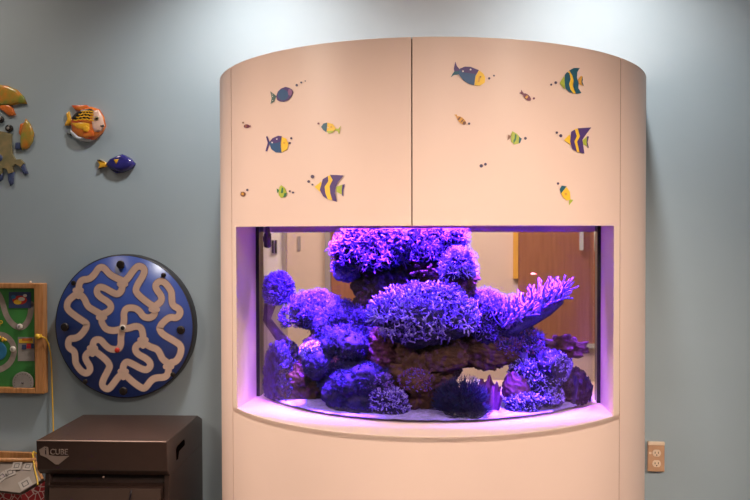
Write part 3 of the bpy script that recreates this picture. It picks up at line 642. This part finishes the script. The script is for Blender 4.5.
tr = [
 Q(R1, (190,285),(195,225),(215,197),(265,195),(300,160),(325,118),(358,113),(400,165),(450,190),(485,205)),
 Q(R1, (485,205),(482,268),(455,295),(430,290),(355,247),(325,247),(310,275),(325,308),(400,353),(410,385),(390,413),(345,430)),
 Q(R1, (190,285),(230,320),(250,375),(290,400),(345,430)),
 Q(R1, (190,285),(140,320),(116,350),(113,395),(180,447),(245,488))+Q(R3, (245,22),(238,48),(200,95),(165,110),(130,110),(120,150),(130,175),(165,195),(170,240),(170,275),(210,330),(245,345),(270,320),(265,290),(240,255),(235,220),(285,185)),
 Q(R1, (345,430),(345,480))+Q(R3, (352,15),(375,50),(430,60),(485,42)),
 Q(R3, (485,42),(472,100),(475,150),(455,185),(400,180),(365,150),(340,117),(300,117),(285,150),(285,185)),
 Q(R3, (285,185),(310,200),(380,255),(400,290),(395,310),(350,395),(350,430),(385,450),(410,430),(460,360),(490,345)),
 Q(R4, (25,340),(20,300),(35,270),(60,265),(165,325),(200,305),(205,275),(180,245),(120,215),(100,185),(110,155),(155,135)),
 Q(R4, (25,340),(75,390),(150,445),(175,435),(210,385),(245,370),(300,370),(325,340),(325,275)),
 Q(R4, (155,135),(200,165),(250,180),(270,215),(285,250),(325,275)),
 Q(R4, (325,275),(375,265),(405,215),(410,160),(370,130),(280,80),(265,45))+Q(R2, (265,520),(280,490),(330,445),(380,455),(405,420),(395,390),(350,370),(345,310),(345,275),(300,215),(265,205),(235,235),(245,265),(280,310),(275,345),(230,378)),
 Q(R4, (155,135),(155,90),(145,40),(110,25),(50,45),(17,42)),
 Q(R2, (17,520),(30,470),(25,420),(45,385),(100,385),(135,410),(155,445),(200,455),(235,430),(230,378)),
 Q(R2, (230,378),(190,355),(110,290),(105,250),(160,165),(165,125),(135,105),(105,115),(50,195),(18,215))]
def smooth(pts, it=2):
    for _ in range(it):
        q = [pts[0]]
        for a, c in zip(pts, pts[1:]): q += [(a[0]*.75+c[0]*.25, a[1]*.75+c[1]*.25), (a[0]*.25+c[0]*.75, a[1]*.25+c[1]*.75)]
        pts = q+[pts[-1]]
    return pts
be, bg = MB(), MB(); pxm = rad/71
nodes = Q(R1, (190,285), (485,210), (345,432))+Q(R3, (285,190), (490,345))+Q(R4, (155,135), (325,280))+Q(R2, (230,378))
for i, pl in enumerate(tr):
    P = [aty(u, v, yb) for u, v in smooth(pl)]
    ribbon(be, P, 3.75*pxm, yb-.0006-.00002*i, 'maze_edge'); ribbon(bg, P, 3.25*pxm, yb-.0016-.00002*i, 'maze')
kk = 0
for i, (u, v) in enumerate(nodes):
    for dx, dy in ((3.2, 2.6), (-3.2, 2.6), (3.2, -2.6), (-3.2, -2.6), (0, 3.8), (0, 0)):
        kk += 1; P = aty(u+dx, v+dy, yb); y_ = yb-.0020-.00003*kk
        bg.add([(P.x+2.6*pxm*math.cos(2*PI*j/14), y_, P.z+2.6*pxm*math.sin(2*PI*j/14)) for j in range(14)], [tuple(range(14))], 'maze')
gr = be.build('groove_edge', mz, fix=False); bg.build('groove', mz, fix=False)
def dome(parent, name, u, v, r, m, h, y=None):
    c = aty(u, v, y or yb); b = MB(); b.pillow([c+Vector((r*math.cos(2*PI*i/18), 0, r*math.sin(2*PI*i/18))) for i in range(18)], AX, h, m); return b.build(name, parent, tuple(c))
for u, v in ((120.7, 264.5), (65, 327), (181, 330), (123.5, 391)): dome(mz, 'bolt', u, v, 4.2*pxm, 'bolt', .010)
for u, v in ((73.5, 283), (163.5, 275), (85.5, 381.5), (173, 374.5)): dome(mz, 'bolt', u, v, 2.5*pxm, 'bolt', .006)
dome(mz, 'ball', 117.5, 350, 2.5*pxm, 'red', .012, yb-.0025)['label'] = 'red ball in the groove below the centre'
pv = dome(mz, 'pivot', 122.7, 328, 3.2*pxm, 'whitep', .004, yb-.0025); dome(pv, 'screw', 122.7, 328, 2.1*pxm, 'plastic_black', .004, yb-.006)

# ------------------------------------------------------------------ wooden activity panel, far left
yp = -.045
A = lambda u, v, y=yp: aty(u, v, y)
pb = thing('activity_panel', (A(20, 340).x, 0, A(20, 340).z), 'wood-framed green road-map play panel on the wall at the picture edge', 'wall toy')
xr, xl = A(43.2, 340).x, A(43.2, 340).x-.56; zt, zb_ = A(40, 283.5).z, A(40, 394).z; fw = A(43.2, 340).x-A(34.3, 340).x
b = MB(); b.box((xr-fw, yp, zb_), (xr, -.002, zt), 'wood'); b.build('frame_side', pb, bevel=.004)
b = MB(); b.box((xl, yp, zb_), (xl+fw, -.002, zt), 'wood'); b.build('frame_side', pb, bevel=.004)
b = MB(); b.box((xl+fw, yp+.001, zt-.022), (xr-fw, -.002, zt), 'wood'); b.build('frame_rail', pb, bevel=.004)
b = MB(); b.box((xl+fw, yp+.001, zb_), (xr-fw, -.002, zb_+.024), 'wood'); b.build('frame_rail', pb, bevel=.004)
yg = -.02
b = MB(); b.box((xl+fw, yg, zb_+.024), (xr-fw, -.006, zt-.022), 'green'); b.build('board', pb)
def band(name, pts, w, m, y):
    b = MB(); ribbon(b, [aty(u, v, y) for u, v in smooth(pts)], w, y, m); return b.build(name, pb, fix=False)
pm_ = .004
band('road', [(-20,296),(-4,290),(2,300),(6,316),(14,326),(22,328),(28,322),(31,312),(31,304)], 3.2*pm_, 'road', yg-.001)
band('road', [(-20,337),(0,334),(8,337),(14,345),(14,356),(8,366),(-6,372),(-20,374)], 3.2*pm_, 'road', yg-.0014)
def quad(name, u0, v0, u1, v1, m, y, parent=None):
    b = MB(); P = [aty(u, v, y) for u, v in ((u0, v0), (u1, v0), (u1, v1), (u0, v1))]; b.extrude(P, (0, -.0015, 0), m); return b.build(name, parent or pb)
quad('picture', 9, 292, 31, 308, 'navy', yg-.001); quad('picture', 18, 337, 34.5, 361, 'grey', yg-.001)
b = MB()
for i, (u, v, w, h, m) in enumerate(((20, 300, 7.5, 4.5, 'red'), (18, 302, 4, 2.5, 'yellow'), (22, 299, 3.5, 2, 'whitep'), (25.5, 295.5, 2, 1.5, 'whitep'), (14, 297, 2.5, 2, 'pond'))):
    b.flat([q+Vector((0, -.003-.0004*i, 0)) for q in [aty(u+w*math.cos(2*PI*j/10), v+h*math.sin(2*PI*j/10), yg) for j in range(10)]], m)
b.build('picture_scene', pb, fix=False)
b = MB()
for i, (u, v, w, h, m) in enumerate(((26, 341, 7, 2, 'yellow'), (29, 346, 2.4, 2.6, 'red'), (32.5, 346, 1.6, 2.2, 'navy'), (24, 347, 2.2, 2.4, 'navy'), (27, 339.5, 5, 1.2, 'g_rust'))):
    b.flat([aty(u+dx*w, v+dz*h, yg-.004-.0004*i) for dx, dz in ((-1, -1), (1, -1), (1, 1), (-1, 1))], m)
b.build('picture_scene', pb, fix=False)
b = MB(); c = A(-1, 351, yg); b.pillow([c+Vector((.036*math.cos(2*PI*i/20), -.001, .04*math.sin(2*PI*i/20))) for i in range(20)], AX, .003, 'pond'); b.build('pond', pb, tuple(c))
b = MB()
for i in range(9): c = A(-1+rnd(-5, 7), 338+rnd(-3, 3), yg-.003); b.ball(c, .006, 'yellow', 6, 4)
b.build('flowers', pb)
def text_mesh(name, body, size, m, parent, loc, rot, depth=.0006, shear=0, sx=1):
    cu = bpy.data.curves.new(name, 'FONT'); cu.body = body; cu.size = size; cu.extrude = depth; cu.align_x = 'LEFT'; cu.shear = shear
    tmp = bpy.data.objects.new(name+'_tmp', cu); C.objects.link(tmp); dg = bpy.context.evaluated_depsgraph_get(); me = bpy.data.meshes.new_from_object(tmp.evaluated_get(dg))
    bpy.data.objects.remove(tmp); me.materials.clear(); me.materials.append(M[m])
    for v in me.vertices: v.co.x *= sx
    o = bpy.data.objects.new(name, me); C.objects.link(o)
    o.rotation_euler = rot; o.parent = parent; o.location = Vector(loc)-world_loc(parent); return o
q = A(-1, 324, yg-.003); text_mesh('lettering', 'p', .036, 'yellow', pb, q, (PI/2, 0, 0))
for u, v in ((20, 326.5), (13, 349)):
    c = A(u, v, yg-.004); b = MB(); b.pillow([c+Vector((.0125*math.cos(2*PI*i/16), 0, .0125*math.sin(2*PI*i/16))) for i in range(16)], AX, .008, 'whitep'); kn = b.build('knob', pb, tuple(c))
    b = MB(); b.flat([c+Vector((dx*.004, -.0088, dz*.005)) for dx, dz in ((-1, -1), (1, -1), (1, 1), (-1, 1))], 'grey'); b.build('arrow', kn, tuple(c))
c = A(23.5, 382.5, -.034); b = MB(); rr = .0475
b.extrude([c+Vector((rr*math.cos(2*PI*i/36), 0, rr*math.sin(2*PI*i/36)*.98)) for i in range(36)], (0, -.006, 0), 'grey'); dl = b.build('dial', pb, tuple(c), bevel=.001)
b = MB()
for i in range(20):
    a = 2*PI*i/20; d0 = Vector((math.cos(a), 0, math.sin(a))); b.box(tuple(c+d0*rr*.8+Vector((-.0016, -.0072, -.0016))), tuple(c+d0*rr*.8+Vector((.0016, -.006, .0016))), 'ink')
b.build('tick_marks', dl, tuple(c)); b = MB(); b.ball(c+Vector((0, -.007, 0)), .005, 'ink', 8, 6); b.build('pin', dl, tuple(c))
c = aty(30.5, 282, -.03); b = MB(); b.ball(c, (.006, .006, .005), 'ivory', 10, 6); b.build('screw_cap', pb, tuple(c))
# yellow cord and peg
pg = aty(40.5, 336, yp)
b = MB(); b.tube([pg, pg+Vector((0, -.012, 0)), pg+Vector((0, -.028, .001))], [.009, .009, .012], 'yellow', 12); b.build('peg', pb, tuple(pg))
cdp = [pg+Vector((.001, -.02, 0)), aty(45, 338, -.055), aty(49, 346, -.03), aty(51.3, 362, -.02), aty(52.2, 390, -.018), aty(53, 415, -.02), aty(53, 436, -.03), aty(49, 452, -.05)]
def spline(pts, n=6):
    P = [Vector(p) for p in pts]; out = []
    for i in range(len(P)-1):
        p0, p1, p2, p3 = P[max(i-1, 0)], P[i], P[i+1], P[min(i+2, len(P)-1)]
        for k in range(n):
            t = k/n; out.append(.5*((2*p1)+(p2-p0)*t+(2*p0-5*p1+4*p2-p3)*t*t+(3*p1-p0-3*p2+p3)*t**3))
    return out+[P[-1]]
TS, TY, TZ = .95, -.03, .425                              # sloping top of the play table: slope, back edge
def onslope(u, v, up=0.0):
    r = ray(u, v); n_ = Vector((0, -TS, 1)).normalized(); o_ = Vector((0, TY, TZ))+n_*up
    return CAM + r*((o_-CAM).dot(n_)/r.dot(n_))
cdp += [aty(40, 456, -.04), aty(36, 453, -.05), aty(33, 452, -.065), onslope(33.5, 460, .012), onslope(35, 470, .006), onslope(37.3, 480, .006), onslope(37.8, 485, .006)]
b = MB(); b.tube(spline(cdp), .0028, 'yellow', 8)
tag(b.build('yellow_cord', None, tuple(pg)), 'yellow cord hanging from the wood-framed play panel down behind the dark box', 'cord')

# ------------------------------------------------------------------ dark cube cabinet
cx, cy, zt = -1.194, -.287, 0.572; ca = math.radians(4)
def L(x, y, z): return Vector((cx+x*math.cos(ca)-y*math.sin(ca), cy+x*math.sin(ca)+y*math.cos(ca), z))
cu = thing('game_cube', (cx, cy, 0), 'dark brown box-shaped game cabinet with a grey emblem, standing against the wall', 'game cabinet')
hw_, hd = .2425, .272
def prism(mb, prof, x0_, x1_, m):
    mb.extrude([L(x0_, y, z) for y, z in prof], L(x1_, 0, 0)-L(x0_, 0, 0), m)
hood = [(-hd, zt), (hd-.075, zt), (hd, zt-.028), (hd, zt-.13), (-hd+.03, zt-.13), (-hd+.006, zt-.108)]
b = MB(); prism(b, hood, -hw_, hw_, 'cube_top'); hd_o = b.build('hood', cu, (cx, cy, zt), bevel=.003)
b = MB(); b.tube([L(-hw_+.003, -hd+.0005, zt-.0008), L(hw_-.003, -hd+.0005, zt-.0008)], .0026, 'cube_edge', 8); b.build('edge_highlight', hd_o, (cx, cy, zt))  # highlight on the front top edge, put in as a lighter strip
body = [(-hd+.035, zt-.135), (hd, zt-.13), (hd+.012, .03), (-hd-.03, .03)]
b = MB(); prism(b, [(hd, zt-.13), (hd+.012, .02), (-hd-.03, .02), (-hd+.035, zt-.13)], hw_-.022, hw_, 'cube_top'); b.build('side_panel', cu, (cx, cy, 0), bevel=.003)
b = MB(); prism(b, [(hd, zt-.13), (hd+.012, .02), (-hd-.03, .02), (-hd+.035, zt-.13)], -hw_+.018, -hw_+.038, 'cube_top'); b.build('side_panel', cu, (cx, cy, 0), bevel=.003)
b = MB(); prism(b, [(hd, zt-.13), (hd+.01, .02), (-hd-.01, .02), (-hd+.02, zt-.17), (-hd+.06, zt-.168), (-hd+.075, zt-.13)], -hw_+.038, hw_-.022, 'cube_top'); b.build('core', cu, (cx, cy, 0))
b = MB(); prism(b, [(-hd+.019, zt-.178), (-hd-.012, .06), (-hd-.018, .06), (-hd+.012, zt-.178)], -hw_+.043, hw_-.028, 'cube_panel'); fp = b.build('front_panel', cu, (cx, cy, 0))
b = MB(); b.tube([L(.107, -hd+.0105, zt-.182), L(.104, -hd+.0075, zt-.20), L(.098, -hd+.002, zt-.245)], [.003, .003, .002], 'black', 6); b.build('slot', fp, (cx, cy, 0))
b = MB(); b.ball(L(.0, -hd+.02, zt-.137), .004, 'cube_edge', 8, 6); b.build('latch', cu, (cx, cy, zt-.1))
b = MB(); b.extrude([L(hw_+.0005, y, z) for y, z in ((-.135, zt-.050), (-.035, zt-.046), (-.025, zt-.056), (-.025, zt-.070), (-.11, zt-.074), (-.125, zt-.100), (-.145, zt-.100), (-.148, zt-.06))], L(.0012, 0, 0)-L(0, 0, 0), 'slot_black'); b.build('handle_slot', cu, (cx, cy, zt))
# emblem: a faceted block with the word
yf = -hd-.0008
def face(u, z): return L(u, yf, z)
b = MB(); e0 = -hw_+.012; ez = zt-.027
em = lambda pts, m, o=0: b.extrude([L(e0+x, yf-o, ez-z) for x, z in pts], L(0, -.0007, 0)-L(0, 0, 0), m)
em([(0, .006), (.020, -.006), (.034, -.003), (.036, .026), (.066, .029), (.112, .028), (.072, .060), (.060, .060), (.028, .036), (.004, .026)], 'logo')
b.build('emblem', cu, (cx, cy, zt))
text_mesh('lettering', 'i', .036, 'black', cu, L(e0+.021, yf-.0012, ez-.023), (PI/2, 0, ca)); text_mesh('lettering', 'CUBE', .0295, 'logo', cu, L(e0+.040, yf-.0012, ez-.0235), (PI/2, 0, ca), sx=.92, depth=.0012)

# ------------------------------------------------------------------ low play table, bottom left
tb = thing('play_table', (aty(0, 470, -.25).x, -.2, 0), 'low play table with sloping grey top and red patterned front, beside the dark box', 'table')
NT = Vector((0, -TS, 1)).normalized()
top = [onslope(u, v) for u, v in ((-75, 461), (36.5, 461), (44, 479), (20, 493), (-2, 490.5), (-75, 489))]
b = MB(); b.extrude(top, -NT*.014, 'tray'); b.build('tabletop', tb)
def edge_rail(a, c, m, th, lo, hi, name):
    d = (c-a).normalized(); n_ = NT.cross(d)
    if n_.dot(onslope(0, 474)-a) < 0: n_ = -n_
    b = MB(); b.extrude([a+NT*lo, c+NT*lo, c+n_*th+NT*lo, a+n_*th+NT*lo], NT*(hi-lo), m); return b.build(name, tb, bevel=.002)
b = MB(); q0, q1 = aty(-75, 447.5, -.012), aty(36.5, 452, -.012); b.extrude([q0, q1, q1+Vector((0, 0, -.07)), q0+Vector((0, 0, -.07))], (0, -.024, 0), 'wood'); b.build('back_board', tb, bevel=.004)
b = MB(); q0, q1 = top[0], top[1]; b.tube([q0+NT*.008, q1+NT*.008], .009, 'wood', 10); b.build('rim', tb)
for i in range(1, 5): edge_rail(top[i], top[i+1], 'wood' if i == 1 else 'tray', .010, -.016, .007 if i == 1 else .002, 'rim')
def redmat():
    m = mat('red_patterned_cloth', (0.28, 0.012, 0.016), 0.7, 0.1, 20); nt = m.node_tree; n = nt.nodes; L_ = nt.links
    v = n.new('ShaderNodeTexVoronoi'); v.feature = 'DISTANCE_TO_EDGE'; v.inputs['Scale'].default_value = 34; tc = n['Texture Coordinate']; L_.new(tc.outputs['Object'], v.inputs['Vector'])
    cr = n.new('ShaderNodeValToRGB'); cr.color_ramp.elements[0].color = (.55, .38, .34, 1); cr.color_ramp.elements[1].color = (.28, .012, .016, 1); cr.color_ramp.elements[0].position = .03; cr.color_ramp.elements[1].position = .06
    L_.new(v.outputs['Distance'], cr.inputs[0]); L_.new(cr.outputs[0], n['Principled BSDF'].inputs['Base Color']); return m
M['redcloth'] = redmat()
for i in range(1, 5):
    a, c = top[i]-NT*.0165, top[i+1]-NT*.0165; d = Vector((c.x-a.x, c.y-a.y, 0)).normalized(); n_ = Vector((-d.y, d.x, 0)); n_ = n_ if n_.dot(Vector((0, -.15, 0))-Vector((a.x-c.x, a.y, 0))*0-Vector((0, a.y, 0))) > 0 else -n_
    b = MB(); b.extrude([a, c, Vector((c.x, c.y, .004)), Vector((a.x, a.y, .004))], n_*.008, 'redcloth'); b.build('side_panel', tb)
def card(u, v, a, w, label):
    c = onslope(u, v, .0005+.0036*(round(u) % 2)); b = MB(); co, si = math.cos(a), math.sin(a); ex = Vector((1, 0, 0)); ey_ = NT.cross(ex)
    R_ = lambda x, y, z: c+ex*(x*co-y*si)+ey_*(x*si+y*co)+NT*z
    b.extrude([R_(x*w, y*w, 0) for x, y in ((-1, -1), (1, -1), (1, 1), (-1, 1))], NT*.003, 'card'); t = b.build('picture_card', None, tuple(c))
    b = MB()
    for x0_, y0_, x1_, y1_ in ((-.55, -.55, .55, -.38), (-.55, .38, .55, .55), (-.55, -.38, -.38, .38), (.38, -.38, .55, .38)):
        b.extrude([R_(x*w, y*w, .0031) for x, y in ((x0_, y0_), (x1_, y0_), (x1_, y1_), (x0_, y1_))], NT*.0004, 'ink')
    b.build('printed_frame', t, tuple(c)); tag(t, label, 'card', 'picture cards on the play table')
card(17, 466, .1, .020, 'square picture card lying flat by the table\'s back rim, second from the dark box'); card(28, 466.5, -.05, .018, 'square picture card by the table\'s back rim, nearest the dark box')
card(10.5, 472.5, .5, .021, 'tilted square picture card in the middle of the play table'); card(2, 477, .9, .02, 'square picture card turned cornerwise at the picture edge'); card(25.5, 484, .7, .024, 'square picture card at the front corner of the play table')

# ------------------------------------------------------------------ outlet
a_, c_ = aty(648, 442.5, -.018), aty(664.6, 472, -.018); ox, oz = (a_.x+c_.x)/2, (a_.z+c_.z)/2
ot = thing('power_outlet', (ox, 0, oz), 'ivory two-socket power outlet on the wall beside the cabinet\'s right side', 'outlet')
w_, h_ = (c_.x-a_.x)/2, (a_.z-c_.z)/2
b = MB(); b.box((ox-w_, -.018, oz-h_), (ox+w_, -.001, oz+h_), 'outlet'); b.build('cover_plate', ot, bevel=.0025)
b = MB(); b.box((ox-w_, -.0205, oz+h_-.010), (ox+w_, -.001, oz+h_+.002), 'ivory'); b.build('lit_top_edge', ot, bevel=.001)  # light caught by the top edge, put in as a paler strip
for dz in (.021, -.021):
    c = Vector((ox+.001, -.0185, oz+dz-.004)); b = MB(); r = .0165
    b.extrude([c+Vector((r*math.cos(2*PI*i/24), 0, max(-.0135, min(.0135, r*math.sin(2*PI*i/24))))) for i in range(24)], (0, -.003, 0), 'ivory'); rc = b.build('receptacle', ot, tuple(c), bevel=.0008)
    b = MB()
    for dx in (-.0063, .0063): b.box((c.x+dx-.0013, -.0220, c.z-.002), (c.x+dx+.0013, -.0214, c.z+.006), 'slot')
    b.ball((c.x, -.0215, c.z-.0075), (.0026, .0008, .0026), 'slot', 8, 6); b.build('slots', rc, tuple(c))
b = MB(); b.box((ox-w_+.004, -.0195, oz+.012), (ox-w_+.014, -.018, oz+.021), 'ivory'); b.build('indicator', ot, bevel=.0005)

# ------------------------------------------------------------------ lights
def area(name, loc, rot, sx, sy, power, col):
    l = bpy.data.lights.new(name, 'AREA'); l.shape = 'RECTANGLE'; l.size = sx; l.size_y = sy; l.energy = power; l.color = col
    o = bpy.data.objects.new(name, l); C.objects.link(o); o.location = loc; o.rotation_euler = rot; return o
def spot(name, loc, rot, power, col, ang, blend, rad_=.05):
    l = bpy.data.lights.new(name, 'SPOT'); l.energy = power; l.color = col; l.spot_size = math.radians(ang); l.spot_blend = blend; l.shadow_soft_size = rad_
    o = bpy.data.objects.new(name, l); C.objects.link(o); o.location = loc; o.rotation_euler = rot; return o
WARM = (1.0, .83, .68)
def aim(o, q): o.rotation_euler = (Vector(q)-o.location).to_track_quat('-Z', 'Y').to_euler(); return o
for i, x in enumerate((-.70, .66)): spot('downlight', (x, -.54, 2.73), (math.radians(8), 0, 0), 108, (1.0, .965, .925), 126, 1.0, .06)
aim(spot('ceiling_spot_right', (2.3, -2.7, 2.66), (0, 0, 0), 425, WARM, 58, 1.0, .22), (.32, -.9, .66))
aim(spot('ceiling_spot_left', (-2.45, -2.2, 2.66), (0, 0, 0), 430, WARM, 48, 1.0, .22), (-.22, -.85, .95))
aim(spot('ceiling_spot', (.7, -3.7, 2.68), (0, 0, 0), 330, WARM, 54, 1.0, .22), (.22, -1.0, .62))
spot('downlight', (-1.2, -.78, 2.73), (0, 0, 0), 230, WARM, 52, 1.0, .22)
spot('downlight', (-2.0, -.50, 2.73), (0, 0, 0), 42, WARM, 160, 1.0, .22)
area('ceiling_panel', (.4, -4.4, 2.73), (0, 0, 0), 2.4, 1.2, 18, WARM)
al = area('aquarium_lamp', (0, -.69, 1.66), (math.radians(7), 0, 0), .98, .20, 150, (.285, .08, 1.0)); al.data.spread = math.radians(38)
area('far_room_panel', (-.2, 1.7, 2.70), (0, 0, 0), 2.0, 1.2, 108, (1.0, .80, .62))

w = bpy.data.worlds.new('world'); bpy.context.scene.world = w; w.use_nodes = True
w.node_tree.nodes['Background'].inputs[0].default_value = (.9, .75, .6, 1); w.node_tree.nodes['Background'].inputs[1].default_value = 0.05
vs_ = bpy.context.scene.view_settings
vs_.view_transform = 'Standard'; vs_.look = 'None'; vs_.gamma = 1; vs_.use_curve_mapping = False; vs_.exposure = 0.0
cy_ = bpy.context.scene.cycles
cy_.transparent_max_bounces = 24; cy_.max_bounces = 8
